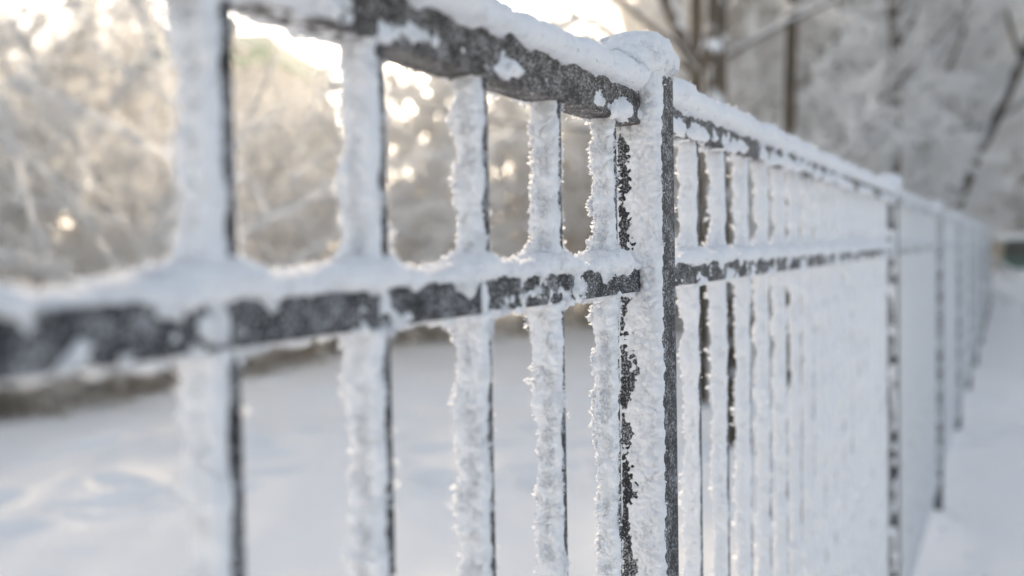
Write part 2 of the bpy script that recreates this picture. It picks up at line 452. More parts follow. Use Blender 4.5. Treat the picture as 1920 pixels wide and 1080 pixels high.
def add_bar(x, fmesh):
    b_ = link('bar', bar_steel, fence, (x, 0, 0))
    link('frost', fmesh, b_)
    return b_
for k, x in enumerate(near_bars):
    o = add_bar(x, nf[k] if k < 6 else mid_f[k % 4])
NPAN = 10
for pnl in range(NPAN):
    x0 = pnl * PITCHP + (1.134 - A_POST)
    for j in range(17):
        fm = mid_f[(j * 3 + j // 4) % 4] if pnl == 0 else (far_f[(j * 2) % 3] if pnl < 3 else vfar_f[j % 2])
        add_bar(x0 + j * .125, fm)

# ---- rails
def rail3(t, c0, c1): return np.stack([t + 0 * c0, c0, c1], -1)
RB0, RB1 = -.013, .011                     # top rail front/back
MB0, MB1 = -.012, .008                     # middle rail

def bar_near(t, bars):
    """signed distance to the nearest bar along the fence"""
    d = t[..., None] - bars[None, None, :] if t.ndim == 2 else t[..., None] - bars
    k = np.argmin(np.abs(d), -1)
    return np.take_along_axis(d, k[..., None], -1)[..., 0], k

def rail_T(seed, bars, zlo, zhi, kind, fine=True, capvar=1.0):
    H = zhi - zlo
    def T(t, c0, c1, n0, n1):
        p = np.stack([t, c0 + n0 * .005, c1 + n1 * .005], -1) + seed * .41
        wU, wD = np.clip(n1, 0, 1), np.clip(-n1, 0, 1); wP, wB = np.clip(-n0, 0, 1), np.clip(n0, 0, 1)
        d, k = bar_near(t, bars)
        v = (c1 - zlo) / H                                        # 0 at the bottom, 1 at the top
        lo = vnoise(p, .045, seed); lo2 = vnoise(p, .16, seed + 3)
        if kind == 'top':
            cap = .0185 + .0055 * lo + .004 * lo2 + .010 * np.exp(-np.abs(t - XN1) / .03)
            g = np.exp(-(d / .022) ** 2)                          # clumps over the bars
            pat = vnoise(p, .030, seed + 7) * .010 + vnoise(p, .012, seed + 8) * .0035
            big = np.clip(vnoise(p, .042, seed + 11) * 2.2 + .30, 0, 1) * np.clip((.95 - np.abs(v - .25) * 1.9), 0, 1)
            side = -.0040 + pat * .55 + .0058 * g * np.clip(1.2 - 1.9 * v, 0, 1) + .0105 * big + .011 * np.clip((v - .70 - .22 * vnoise(p, .03, seed + 12)) / .25, 0, 1)
            under = -.0012 + .003 * vnoise(p, .012, seed + 6) + .002 * g
        else:
            g = np.exp(-(np.where(d < 0, d / .042, d / .022)) ** 2)
            cap = .0055 + .0035 * lo + .002 * lo2 + .0105 * g
            pat = vnoise(p, .022, seed + 7) * .0085 + vnoise(p, .009, seed + 8) * .003
            side = -.0031 + pat * 1.05 + .0048 * np.exp(-(d / .012) ** 2) * np.clip(1.25 - 1.1 * v, 0, 1) + .005 * np.clip((v - .84 - .2 * vnoise(p, .02, seed + 12)) / .2, 0, 1)
            under = .0004 + .0035 * vnoise(p, .012, seed + 6) + .003 * g
        back = .005 + .004 * lo
        th = cap * wU ** .8 + side * wP + back * wB + under * wD
        soft = .35 + .65 * (1 - wU) if kind == 'top' else 1.0
        th = th + .0026 * billow(p, .011, seed + 1) * (1 - .55 * wU)
        th = th + .0011 * vnoise(p, .0048, seed + 2) * (1 - .4 * wU)
        if fine: th = th + .0006 * vnoise(p, .0022, seed + 4)
        return th
    return T

def make_rail(x0, x1, kind, steel, fr_mesh=None, seams=None):
    if kind == 'top': b0, b1, z0, z1 = RB0, RB1, Z_TOP0, Z_TOP1
    elif kind == 'mid': b0, b1, z0, z1 = MB0, MB1, Z_MID0, Z_MID1
    else: b0, b1, z0, z1 = MB0, MB1, Z_BOT0, Z_BOT1
    return rbox(x0, x1, b0, b1, z0, z1, .0022, 'rail', steel)

def rail_frost(x0, x1, kind, seed, bars, fine_from, step, cstep, ncol, ncry, smax, mat=None, fine=True):
    if kind == 'top': b0, b1, z0, z1 = RB0, RB1, Z_TOP0, Z_TOP1
    elif kind == 'mid': b0, b1, z0, z1 = MB0, MB1, Z_MID0, Z_MID1
    else: b0, b1, z0, z1 = MB0, MB1, Z_BOT0, Z_BOT1
    ts = np.concatenate([np.arange(x0, fine_from, cstep), np.arange(max(x0, fine_from), x1 + step * .5, step)])
    prof = rect_profile((b0 + b1) / 2, (z0 + z1) / 2, b1 - b0, z1 - z0, ncol, .003)
    V, Q, th, Nr = sweep(ts, prof, rail_T(seed, np.array(bars), z0, z1, 'top' if kind == 'top' else 'mid', fine), rail3)
    w = np.where(Nr[..., 2] > .8, .8, 1.0)
    cr = crystals(V, Nr, th, ncry, .0009, smax, seed + 100, w, up=.2, rowmask=np.where(ts > fine_from, 1., .1)) if ncry else None
    return frost_mesh('rail_frost', V, Q, cr, mat)

far_bars = [1.134 - A_POST + j * .125 for j in range(17)]
XN0 = -PITCHP + POST_A / 2 - .002; XN1 = -POST_A / 2 + .002
SEAM = -.455
# near top rail: a wider sleeve on the right, the plain rail on the left of the seam
top_near = link('top_rail', make_rail(XN0, XN1, 'top', STEEL_BROWN), fence)
sl_me = rbox(SEAM, XN1 + .001, RB0 - .0028, RB1 + .0028, Z_TOP0 - .0028, Z_TOP1 + .0028, .002, 'rail_sleeve', STEEL_BROWN)
link('rail_sleeve', sl_me, top_near)
link('frost', rail_frost(XN0, XN1, 'top', 5, near_bars, .1 - A_POST, .0013, .012, 100, 90000, .0038), top_near)
mid_near = link('middle_rail', make_rail(XN0, XN1, 'mid', STEEL), fence)
link('frost', rail_frost(XN0, XN1, 'mid', 8, near_bars, .1 - A_POST, .0013, .012, 84, 80000, .0040), mid_near)
bot_near = link('bottom_rail', make_rail(XN0, XN1, 'bot', STEEL), fence)
bot_f = rail_frost(XN0, XN1, 'bot', 9, near_bars, 0, .01, .01, 20, 3000, .006, FROST_FAR)
link('frost', bot_f, bot_near)
XF0 = POST_A / 2 - .002; XF1 = PITCHP - POST_A / 2 + .002
st = {k: make_rail(XF0, XF1, k, STEEL) for k in ('top', 'mid', 'bot')}
f1 = {'top': rail_frost(XF0, XF1, 'top', 15, far_bars, 0, .0024, .0024, 56, 26000, .0056),
      'mid': rail_frost(XF0, XF1, 'mid', 18, far_bars, 0, .0024, .0024, 48, 22000, .0056),
      'bot': rail_frost(XF0, XF1, 'bot', 19, far_bars, 0, .008, .008, 18, 3000, .006, FROST_FAR)}
f2 = {k: rail_frost(XF0, XF1, k, 25 + i, far_bars, 0, .010, .010, 18, 2500, .009, FROST_FAR, False) for i, k in enumerate(('top', 'mid', 'bot'))}
for pnl in range(NPAN):
    for k, nm in (('top', 'top_rail'), ('mid', 'middle_rail'), ('bot', 'bottom_rail')):
        r_ = link(nm, st[k], fence, (pnl * PITCHP, 0, 0))
        link('frost', (f1 if pnl == 0 else f2)[k], r_)

# ---- posts
PB0 = -.030; PB1 = PB0 + POST_B
post_steel = rbox(-POST_A / 2, POST_A / 2, PB0, PB1, -.10, Z_POST, .0025, 'post', STEEL)
def post_T(seed, rich=1., thin=0.):
    def T(t, c0, c1, n0, n1):
        p = np.stack([c0 + n0 * .006, c1 + n1 * .006, t], -1) + seed * .37
        wN, wF = np.clip(-n0, 0, 1), np.clip(n0, 0, 1); wP, wB = np.clip(-n1, 0, 1), np.clip(n1, 0, 1)
        v = (c1 - PB0) / POST_B                                   # 0 camera side, 1 back
        front = np.clip((.86 + .22 * vnoise(p, .025, seed + 9) - v) / .62, 0, 1)
        face = -.0020 + .0086 * front + (1 - .6 * front) * (.0022 * vnoise(p, .011, seed + 6) + .0020 * vnoise(p, .0036, seed + 16))
        lo = vnoise(p, .03, seed)
        th = face * wN - .0030 * wP + .0045 * wB + .001 * wF + .0030 * wP * np.clip((-c0 - .0195 + .007 * vnoise(p, .010, seed + 19)) / .004, 0, 1)
        th = th + .0018 * lo * (wN + wB) + .0020 * billow(p, .009, seed + 1) * (.1 + wN * front + wB) + .0010 * vnoise(p, .004, seed + 2) * (.3 + wN + wB) + .0006 * rich * vnoise(p, .002, seed + 3)
        top = np.clip((t - (Z_POST - .035)) / .035, 0, 1)
        th = th + top * (.007 * wN + .004 * wB - .001 * wP)
        th = th + .006 * np.clip((t - (Z_POST - .085)) / .05, 0, 1) * wN * (1 - .3 * v)
        # scraped ring just under the top rail
        th = th - thin * (1 - top) * (1 + .8 * vnoise(p, .03, seed + 21)) - .006 * (t < Z_BOT0) * (thin > 0)
        return np.where(wP > .9, np.minimum(th, -.0006), th)
    return T
def post_frost(seed, fine_from, step, cstep, ncol, ncry, smax, mat=None, rich=1., thin=0.):
    ts = np.concatenate([np.arange(-.02, fine_from, cstep), np.arange(fine_from, Z_POST - .001, step)])
    prof = rect_profile(0, (PB0 + PB1) / 2, POST_A, POST_B, ncol, .003)
    V, Q, th, Nr = sweep(ts, prof, post_T(seed, rich, thin), bar3)
    cr = crystals(V, Nr, th, ncry, .0010, smax, seed + 100, np.where(Nr[..., 1] < -.8, .15, 1.), up=.15, rowmask=np.where(ts > fine_from, 1., .12)) if ncry else None
    return frost_mesh('post_frost', V, Q, cr, mat)
def snow_cap(seed, res, ncry, mat=None, crsz=.004):
    nu, nv = res * 2, res
    u = np.linspace(0, 2 * math.pi, nu, endpoint=False); v = np.linspace(-math.pi / 2, math.pi / 2, nv)
    U, Vv = np.meshgrid(u, v)
    e = lambda x, q: np.sign(x) * np.abs(x) ** q
    D = np.stack([e(np.cos(Vv), .75) * e(np.cos(U), .85), e(np.cos(Vv), .75) * e(np.sin(U), .85), e(np.sin(Vv), .9)], -1)
    Rz = np.where(D[..., 2] > 0, .027, .018 + .012 * vnoise(D, .7, seed))
    P = np.stack([D[..., 0] * .050 - .018, D[..., 1] * .037 + (PB0 + PB1) / 2 + .004, Z_POST - .004 + D[..., 2] * Rz], -1)
    Nr = D / (np.linalg.norm(D, axis=-1)[..., None] + 1e-9)
    th = .003 * vnoise(P + seed, .03, seed) + .0013 * billow(P, .012, seed + 1) + .0009 * vnoise(P, .0045, seed + 2) + .0005 * vnoise(P, .002, seed + 4)
    P = P + Nr * th[..., None]
    id_ = np.arange(nu * nv).reshape(nv, nu); nx = np.roll(id_, -1, 1)
    Q = np.stack([id_[:-1], nx[:-1], nx[1:], id_[1:]], -1).reshape(-1, 4)
    P2 = np.stack([D[..., 0] * .050 - .040, D[..., 1] * .022 + .001, Z_POST - .012 + D[..., 2] * .020 - (D[..., 0] < 0) * D[..., 0] * -.006], -1)
    th2 = .004 * vnoise(P2 + seed, .025, seed + 5) + .0014 * billow(P2, .011, seed + 6) + .0009 * vnoise(P2, .0045, seed + 7)
    P2 = P2 + Nr * th2[..., None]
    P = np.concatenate([P.reshape(-1, 3), P2.reshape(-1, 3)]); Q = np.concatenate([Q, Q + nu * nv]); Nr = np.concatenate([Nr.reshape(-1, 3)] * 2)
    if not ncry: return mesh_np('snow_cap', P, Q, smooth=True, mats=[mat or FROST_CRUST])
    g = np.random.default_rng(seed)
    area = np.concatenate([(np.cos(Vv) + .02).ravel()] * 2)
    k = g.choice(2 * nu * nv, ncry, p=(area / area.sum()).ravel())
    cr = crystals(P.reshape(-1, 1, 3)[k], Nr.reshape(-1, 1, 3)[k], np.ones((ncry, 1)), ncry, .0008, crsz, seed)
    return frost_mesh('snow_cap', P, Q, cr, mat)
pf_near = post_frost(70, CAM_H - .40, .0011, .008, 130, 95000, .0036)
pf_mid = post_frost(74, .2, .0035, .01, 48, 9000, .005, thin=.0052)
pf_far = post_frost(78, .1, .01, .01, 24, 0, 0, FROST_FAR, 0, thin=.0050)
cap_near = snow_cap(3, 110, 26000, None, .0028); cap_mid = snow_cap(4, 36, 4000); cap_far = snow_cap(5, 14, 0, FROST_FAR)
for k in range(-1, NPAN + 1):
    pf, cp = (pf_near, cap_near) if k == 0 else ((pf_mid, cap_mid) if k in (-1, 1) else (pf_far, cap_far))
    po = link('post', post_steel, fence, (k * PITCHP, 0, 0))
    link('frost', pf, po); link('snow_cap', cp, po)

# ------------------------------------------------------------------ trees and shrubs
def tubes(paths, sides):
    """paths: list of (pts (k,3), radii (k,)) with equal k -> V, Q"""
    P = np.stack([p for p, r in paths]); Rr = np.stack([r for p, r in paths])
    n, k, _ = P.shape
    d = np.gradient(P, axis=1); d /= np.linalg.norm(d, axis=2)[..., None] + 1e-9
    ref = np.where(np.abs(d[..., 2:3]) > .9, np.array([1., 0, 0]), np.array([0, 0, 1.]))
    a = np.cross(d, ref); a /= np.linalg.norm(a, axis=2)[..., None] + 1e-9
    b = np.cross(d, a)
    ang = np.arange(sides) * 2 * math.pi / sides
    V = P[:, :, None, :] + Rr[:, :, None, None] * (a[:, :, None, :] * np.cos(ang)[None, None, :, None] + b[:, :, None, :] * np.sin(ang)[None, None, :, None])
    id_ = np.arange(n * k * sides).reshape(n, k, sides); nx = np.roll(id_, -1, 2)
    Q = np.stack([id_[:, :-1], nx[:, :-1], nx[:, 1:], id_[:, 1:]], -1).reshape(-1, 4)
    return V.reshape(-1, 3), Q

def grow(g, start, d, L, r, k, wob, trop, taper=.35):
    pts = [np.array(start, float)]; d = np.array(d, float); d /= np.linalg.norm(d)
    for i in range(k - 1):
        d = d + g.normal(0, wob, 3); d[2] += trop; d /= np.linalg.norm(d)
        pts.append(pts[-1] + d * L / (k - 1))
    return np.array(pts), r * np.linspace(1, taper, k)

def spread(g, d, ang):
    """unit vector at about angle ang from d"""
    q = np.cross(d, g.normal(0, 1, 3)); q /= np.linalg.norm(q) + 1e-9
    v = d * math.cos(ang) + q * math.sin(ang); return v / np.linalg.norm(v)

def fine_twigs(g, paths, per, lmin, lmax, r, droop):
    """vectorised last generation: tapered three-sided twigs along all the given paths"""
    out = []
    P = np.stack([p for p, _ in paths]); n, k, _ = P.shape
    m = n * per
    i = np.repeat(np.arange(n), per); t = g.uniform(.05, .999, m) * (k - 1); j = t.astype(int); f = (t - j)[:, None]
    base = P[i, j] * (1 - f) + P[i, j + 1] * f
    d = P[i, j + 1] - P[i, j]; d /= np.linalg.norm(d, axis=1)[:, None] + 1e-9
    q = np.cross(d, g.normal(0, 1, (m, 3))); q /= np.linalg.norm(q, axis=1)[:, None] + 1e-9
    v = d * .75 + q * g.uniform(.4, 1.1, (m, 1)); v[:, 2] += droop; v /= np.linalg.norm(v, axis=1)[:, None]
    L = g.uniform(lmin, lmax, (m, 1)); mid = base + v * L * .5
    v2 = v + g.normal(0, .35, (m, 3)); v2[:, 2] += droop; v2 /= np.linalg.norm(v2, axis=1)[:, None]
    tip = mid + v2 * L * .5
    PP = np.stack([base, mid, tip], 1); rr = r * g.uniform(.7, 1.3, (m, 1)) * np.array([[1., .85, .35]])
    return PP, rr

def tubes_arr(PP, rr, sides):
    return tubes([(PP[i], rr[i]) for i in range(0)], sides) if PP is None else _tubes_np(PP, rr, sides)
def _tubes_np(P, Rr, sides):
    n, k, _ = P.shape
    d = np.gradient(P, axis=1); d /= np.linalg.norm(d, axis=2)[..., None] + 1e-9
    a = np.cross(d, np.array([.31, .17, .93])); a /= np.linalg.norm(a, axis=2)[..., None] + 1e-9
    b = np.cross(d, a); ang = np.arange(sides) * 2 * math.pi / sides
    V = P[:, :, None, :] + Rr[:, :, None, None] * (a[:, :, None, :] * np.cos(ang)[None, None, :, None] + b[:, :, None, :] * np.sin(ang)[None, None, :, None])
    id_ = np.arange(n * k * sides).reshape(n, k, sides); nx = np.roll(id_, -1, 2)
    Q = np.stack([id_[:, :-1], nx[:, :-1], nx[:, 1:], id_[:, 1:]], -1).reshape(-1, 4)
    return V.reshape(-1, 3), Q

def make_shrub(seed, H=4.5, stems=7, spreadr=.55, tw=5, bark=None, twig=None, trad=.007, droop=-.02, nb=12, ns=13, tl=(.05, .15), fat=1., arch=.36, l2=.055):
    g = np.random.default_rng(seed)
    L0, L1, L2 = [], [], []
    for s in range(stems):
        az = g.uniform(0, 2 * math.pi); tilt = g.uniform(.08, spreadr)
        d = np.array([math.cos(az) * math.sin(tilt), math.sin(az) * math.sin(tilt), math.cos(tilt)])
        L0.append(grow(g, (.12 * math.cos(az), .12 * math.sin(az), -.1), d, H * g.uniform(.7, 1.05), .024 * H / 4.5, 9, .11, .01, .25))
    for P, r in L0:
        for _ in range(nb):
            t = g.uniform(.10, .98); x = t * 8; j = min(7, int(x)); f = x - j
            b = P[j] * (1 - f) + P[j + 1] * f; d = P[j + 1] - P[j]; d = d / np.linalg.norm(d)
            L1.append(grow(g, b, spread(g, d, g.uniform(.5, 1.2)), H * arch * (1.2 - .7 * t) * g.uniform(.5, 1.2), fat * ((.011 * H / 4.5 + .004) if H > 2 else .006), 8, .15, -.045, .5))
    for P, r in L1:
        for _ in range(ns):
            t = g.uniform(.12, .995); x = t * 7; j = min(6, int(x)); f = x - j
            b = P[j] * (1 - f) + P[j + 1] * f; d = P[j + 1] - P[j]; d = d / np.linalg.norm(d)
            L2.append(grow(g, b, spread(g, d, g.uniform(.4, .9)), H * l2 * g.uniform(.4, 1.4), .009 * fat, 4, .2, droop, .7))
    V, Q = tubes(L0, 6); trunk = mesh_np('stems', V, Q, smooth=True, mats=[bark or TWIG])
    mb = MB(); V, Q = tubes(L1, 4); mb.add(V, Q); V, Q = tubes(L2, 3); mb.add(V, Q)
    PP, rr = fine_twigs(g, L2, tw, tl[0], tl[1], trad, droop); V, Q = _tubes_np(PP, rr, 3); mb.add(V, Q)
    crown = mb.mesh('crown', twig or TWIG, True)
    return trunk, crown

def make_tree(seed, H=12., rad=.11, lean=(0, 0), nl=16, nb=7, ns=6, tw=5, first=.22, fork=None, bark=None, trad=.011, limbs=()):
    g = np.random.default_rng(seed)
    d = np.array([lean[0], lean[1], 1.]); d /= np.linalg.norm(d)
    P0, r0 = grow(g, (0, 0, -.15), d, H, rad, 15, .035, .0, .18); r0[0] *= 1.25
    T0 = [(P0, r0)]
    if fork:
        zf = fork; j = int(zf / H * 14)
        T0.append(grow(g, P0[j], (lean[0] - .35, .1, 1.), H * .7, rad * .8, 15, .04, .02, .2))
        T0.append(grow(g, P0[j], (lean[0] + .45, -.1, 1.), H * .6, rad * .7, 15, .05, .02, .2))
    L1, L2, L3 = [], [], []
    for (z_, dv, LL_, rr_) in limbs: L1.append(grow(g, P0[int(z_ / H * 14)], dv, LL_, rr_, 8, .06, .01, .4))
    for (P, r) in T0:
        for q in range(nl):
            t = first + (1 - first) * (q + g.uniform(0, 1)) / nl; t = min(t, .985); x = t * 14; j = min(13, int(x)); f = x - j
            b = P[j] * (1 - f) + P[j + 1] * f; dd = P[j + 1] - P[j]; dd = dd / np.linalg.norm(dd)
            L1.append(grow(g, b, spread(g, dd, g.uniform(.7, 1.25)), H * .30 * (1.15 - .75 * t) * g.uniform(.6, 1.15), r[j] * .36 + .008, 8, .13, .03, .3))
    for P, r in L1:
        for _ in range(nb):
            t = g.uniform(.15, .99); x = t * 7; j = min(6, int(x)); f = x - j
            b = P[j] * (1 - f) + P[j + 1] * f; dd = P[j + 1] - P[j]; dd = dd / np.linalg.norm(dd)
            L2.append(grow(g, b, spread(g, dd, g.uniform(.4, 1.0)), H * .10 * g.uniform(.6, 1.3), .021, 6, .17, 0, .5))
    for P, r in L2:
        for _ in range(ns):
            t = g.uniform(.1, .99); x = t * 5; j = min(4, int(x)); f = x - j
            b = P[j] * (1 - f) + P[j + 1] * f; dd = P[j + 1] - P[j]; dd = dd / np.linalg.norm(dd)
            L3.append(grow(g, b, spread(g, dd, g.uniform(.4, 1.1)), H * .045 * g.uniform(.5, 1.3), .014, 4, .2, -.03, .6))
    mt = MB(); V, Q = tubes(T0, 10); mt.add(V, Q); V, Q = tubes(L1, 5); mt.add(V, Q)
    trunk = mt.mesh('trunk', bark or BARK, True)
    mb = MB(); V, Q = tubes(L2, 4); mb.add(V, Q); V, Q = tubes(L3, 3); mb.add(V, Q)
    for LL, m_ in ((L3, tw), (L2, tw)):
        PP, rr = fine_twigs(g, LL, m_, .08, .28, trad, -.03); V, Q = _tubes_np(PP, rr, 3); mb.add(V, Q)
    return trunk, mb.mesh('crown', TWIG, True)

def place(name, meshes, x, y, rot, sc, label, cat, group=None, parts=('stems', 'crown')):
    parts = parts if 'shrub' in name or 'bush' in name else ('trunk', 'crown')
    e = bpy.data.objects.new(name, None); C.objects.link(e)
    e.location = (x, y, 0); e.rotation_euler = (0, 0, rot); e.scale = (sc, sc, sc)
    tag(e, label, cat, group)
    for nm, me in zip(parts, meshes): link(nm, me, e)
    return e

def at(px, Z):  return ((px - 960) / FPX * Z, Z)

shrubs = [make_shrub(11 + k, 4.6, 6, (.5, .75, .6, .9)[k], 4, nb=11, ns=11, trad=.0095, fat=1.5) for k in range(4)]
coarse = [make_shrub(41 + k, 4.6, 5, (.45, .6, .75)[k], 4, nb=8, ns=15, trad=.015, fat=2.3, tl=(.08, .2)) for k in range(3)]
arching = [make_shrub(61 + k, 4.6, 6, (.5, .7, .9)[k], 4, nb=6, ns=34, trad=.012, fat=2.0, tl=(.05, .13), arch=.62, l2=.030) for k in range(3)]
airy = [make_shrub(21 + k, 4.6, 5, (.5, .8, .65)[k], 4, nb=10, ns=10, trad=.009, fat=1.4) for k in range(3)]
lowbush = [make_shrub(31 + k, .85, 16, 1.0, 4, bark=BARK, twig=TWIG_DULL, trad=.0045, nb=8, ns=4, tl=(.04, .1)) for k in range(2)]
trees = [make_tree(51 + k, 11.5 + k, .10, nl=22) for k in range(3)]

G_SH = 'rime covered shrubs in the thicket beyond the snowy field'
L_SH = 'blurred shrub with pale rime covered twigs in the thicket beyond the snowy field'
g = np.random.default_rng(5)
# thicket edge: a diagonal line from the near left to the far centre
edge = [(-7.5, 5.5), (-4.9, 8.6), (-3.6, 10.6), (-2.4, 14.2), (1.3, 16.6), (4.6, 18.0), (8.5, 22)]
def edge_pt(t):
    seg = np.cumsum([0] + [math.dist(edge[i], edge[i + 1]) for i in range(len(edge) - 1)])
    s = t * seg[-1]; i = min(len(edge) - 2, int(np.searchsorted(seg, s, 'right') - 1)); f = (s - seg[i]) / (seg[i + 1] - seg[i])
    return edge[i][0] * (1 - f) + edge[i + 1][0] * f, edge[i][1] * (1 - f) + edge[i + 1][1] * f
def azi(x, y): return math.atan2(x, y)
cnt = 0
for row in range(4):
    nrow = (16, 14, 20, 16)[row]
    for i in range(nrow):
        t = (i + .5 * (row % 2) + g.uniform(-.2, .2)) / nrow
        x, y = edge_pt(min(max(t, 0), 1)); off = .9 + row * 2.6 + g.uniform(-.4, .4)
        x += -.45 * off; y += .89 * off
        Zd = y; az = azi(x, y)
        # crown line in the photograph: just above the frame on the left, a little lower towards the sun
        mid_ = R(-11) < az < R(8)
        el = (.275 if az < R(-19) else ((.14 if az < R(-11.5) else .165) if az < R(-8) else (.19 if row < 2 else .225))) * (.85 if (row == 0 and i % 2 == 1) else (.62, .9, 1.05, .95)[row])
        if row == 3 and not mid_: continue
        hmax = CAM_H + el * Zd
        sc = min(1.35, hmax / 4.3 * g.uniform(.82, 1.02))
        place('frosted_shrub', (arching[cnt % 3] if (row == 0 and i % 2 == 1) or (row == 1 and i % 2 == 0) else (coarse[cnt % 3] if row in (1, 2) else (airy[cnt % 3] if mid_ else shrubs[cnt % 4]))), x, y, g.uniform(0, 6.28), sc, L_SH, 'shrub', G_SH); cnt += 1
for i in range(40):
    t = (i + g.uniform(-.3, .3)) / 40; x, y = edge_pt(min(max(t, 0), 1)); x += g.uniform(-.15, .15); y += g.uniform(-.5, .5)
    place('low_bush', lowbush[i % 2], x, y, g.uniform(0, 6.28), g.uniform(.45, 1.1) * (1.2 if x < -2 else .8),
          'low brown scrub bush dusted with frost at the foot of the thicket', 'bush', 'low scrub along the edge of the field', parts=('stems', 'crown'))
bough = [make_shrub(95 + k, 3.9, 5, 1.0, 4, nb=5, ns=60, trad=.013, fat=2.6, tl=(.05, .12), arch=.75, l2=.026) for k in range(2)]
for px, Z, k, rt_, sc, lb in ((395, 10.4, 0, .3, .95, 'arching shrub with long white frosted boughs between the two nearest bars'),
                              (640, 12.6, 1, 2.1, 1.0, 'arching shrub with drooping frosted boughs behind the second bar'),
                              (60, 9.4, 1, 4.0, .95, 'arching frosted shrub leaning out at the far left edge of the thicket'),
                              (985, 16.0, 0, 3.6, 1.0, 'arching frosted shrub on the far side of the field behind the near post')):
    x, y = at(px, Z); place('arching_shrub', bough[k], x, y, rt_, sc, lb, 'shrub', 'arching frosted shrubs at the front of the thicket', parts=('stems', 'crown'))
# tall trees further back
G_TR = 'tall rime covered trees in the wood behind the fence'
for i in range(42):
    Z = 17 + 28 * i / 27 if i < 28 else 51 + (i - 28) * .8; px = (1290 + 320 * ((i * .618) % 1)) if i < 28 else 1560 + 520 * ((i * .618) % 1); x, y = at(px, Z)
    place('frosted_tree', coarse[(i * 2) % 3], x, y, g.uniform(0, 6.28), Z * .072 * g.uniform(.85, 1.15),
          'blurred many-stemmed tree thick with grey rime in the wood above the far fence', 'tree', 'many-stemmed rimed trees in the wood to the right')
for i in range(34):
    px = g.uniform(1300, 1720) if i < 24 else g.uniform(-350, 200)
    Z = g.uniform(20, 46); x, y = at(px, Z)
    place('frosted_tree', trees[i % 3], x, y, g.uniform(0, 6.28), g.uniform(.85, 1.2),
          'blurred tall tree with rime covered twigs in the wood behind the fence', 'tree', G_TR)
for i, (px, Z, kind, sc) in enumerate(((1405, 13, 'c', 1.0), (1535, 12.5, 'c', .95), (1600, 15.5, 'c', 1.25), (1650, 17.5, 'c', 1.2), (1700, 21, 'c', 1.2), (1440, 17, 'c', 1.4), (1340, 15, 'c', 1.1),
                                     (1565, 13.5, 't', .9), (1622, 18, 't', 1.), (1742, 17.5, 't', 1.), (1795, 22, 't', 1.1), (1510, 19, 't', 1.), (1400, 20, 't', 1.1))):
    x, y = at(px, Z)
    if kind == 'c': place('frosted_tree', coarse[i % 3], x, y, i * 1.7, sc, 'stout many-stemmed rimed tree close behind the panel right of the near post', 'tree', 'stout rimed trees close behind the far fence')
    else: place('frosted_tree', trees[i % 3], x, y, i * 1.3, sc, 'dark-trunked tree with white rimed branches close behind the far fence', 'tree', 'dark-trunked trees close behind the far fence')
# the trunks one can tell apart
x, y = at(1378, 6.75); place('dark_trunk_tree', make_tree(81, 9., .088, (-.08, .02), nl=12, nb=5, ns=5, first=.42, bark=BARK), x, y, 0, 1,
    'thickest straight dark brown trunk just right of the near post, seen through the bars', 'tree')
x, y = at(1305, 8.6); place('forked_tree', make_tree(82, 8., .078, (0, .02), nl=9, nb=5, ns=4, first=.34, fork=2.9, bark=BARK, tw=3, limbs=((2.4, (-.9, .1, .22), 2.4, .032), (2.9, (.8, .1, .5), 2.2, .034), (3.4, (-.8, .2, .5), 2.0, .028), (2.0, (.9, -.1, .15), 1.4, .022))), x, y, 0, 1,
    'dark forked tree with snow lying on its limbs, directly behind the near post top', 'tree')
x, y = at(1474, 9.6); place('slender_trunk_tree', make_tree(83, 10., .075, (.02, .02), nl=13, nb=5, ns=5, first=.35, bark=BARK), x, y, 1.0, 1,
    'slender dark trunk with a white frosted streak above the middle of the far fence panel', 'tree')
x, y = at(1700, 15.); place('leaning_tree', make_tree(84, 12., .10, (.35, .0), nl=16, nb=6, ns=5, first=.3, bark=BARK), x, y, 0, 1,
    'grey frosted tree leaning to the right behind the far fence', 'tree')
x, y = at(1655, 14.); place('upright_tree', make_tree(85, 11., .09, (.02, .0), nl=16, nb=6, ns=5, first=.3, bark=BARK), x, y, 0, 1,
    'upright grey frosted trunk above the second fence post', 'tree')

# ------------------------------------------------------------------ far buildings
WALL = plain_mat('pale_wall', (.42, .42, .43)); GREEN = plain_mat('green_sheet_roof', (.006, .17, .10), .5)
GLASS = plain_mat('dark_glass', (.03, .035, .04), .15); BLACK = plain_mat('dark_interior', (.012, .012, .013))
BEIGE = plain_mat('beige_board', (.40, .33, .24)); GREEND = plain_mat('dark_green_board', (.012, .085, .06), .5)
bx, by = -18.6, 62.
bld = bpy.data.objects.new('green_roofed_building', None); C.objects.link(bld); bld.location = (bx * .66, by * .66, 0); bld.scale = (.66, .66, .70); bld.rotation_euler = (0, 0, R(-8))
tag(bld, 'pale building with a green roof showing above the frosted shrubs at upper left', 'building')
link('wall', MB().box(-5.5, 5.5, 0, 9, -.2, 11.9).mesh('wall', WALL), bld)
rf = MB().add([(-5.9, -.5, 11.9), (5.9, -.5, 11.9), (5.9, 9.5, 11.9), (-5.9, 9.5, 11.9), (-5.9, -.5, 12.9), (5.9, -.5, 12.9), (3.4, 4.5, 14.6), (-3.4, 4.5, 14.6), (-5.9, 9.5, 12.9), (5.9, 9.5, 12.9)],
              [(0, 1, 5, 4), (1, 2, 9, 5), (2, 3, 8, 9), (3, 0, 4, 8), (4, 5, 6, 7), (8, 7, 6, 9), (0, 3, 2, 1)], [(5, 9, 6), (4, 7, 8)]).mesh('roof', GREEN)
link('roof', rf, bld)
wm = MB().box(-.6, .6, -.06, .05, 0, 1.5).mesh('window', GLASS)
for zz in (1.5, 4.8, 8.1):
    for xx in (-4, -2, 0, 2, 4): link('window', wm, bld, (xx, 0, zz))
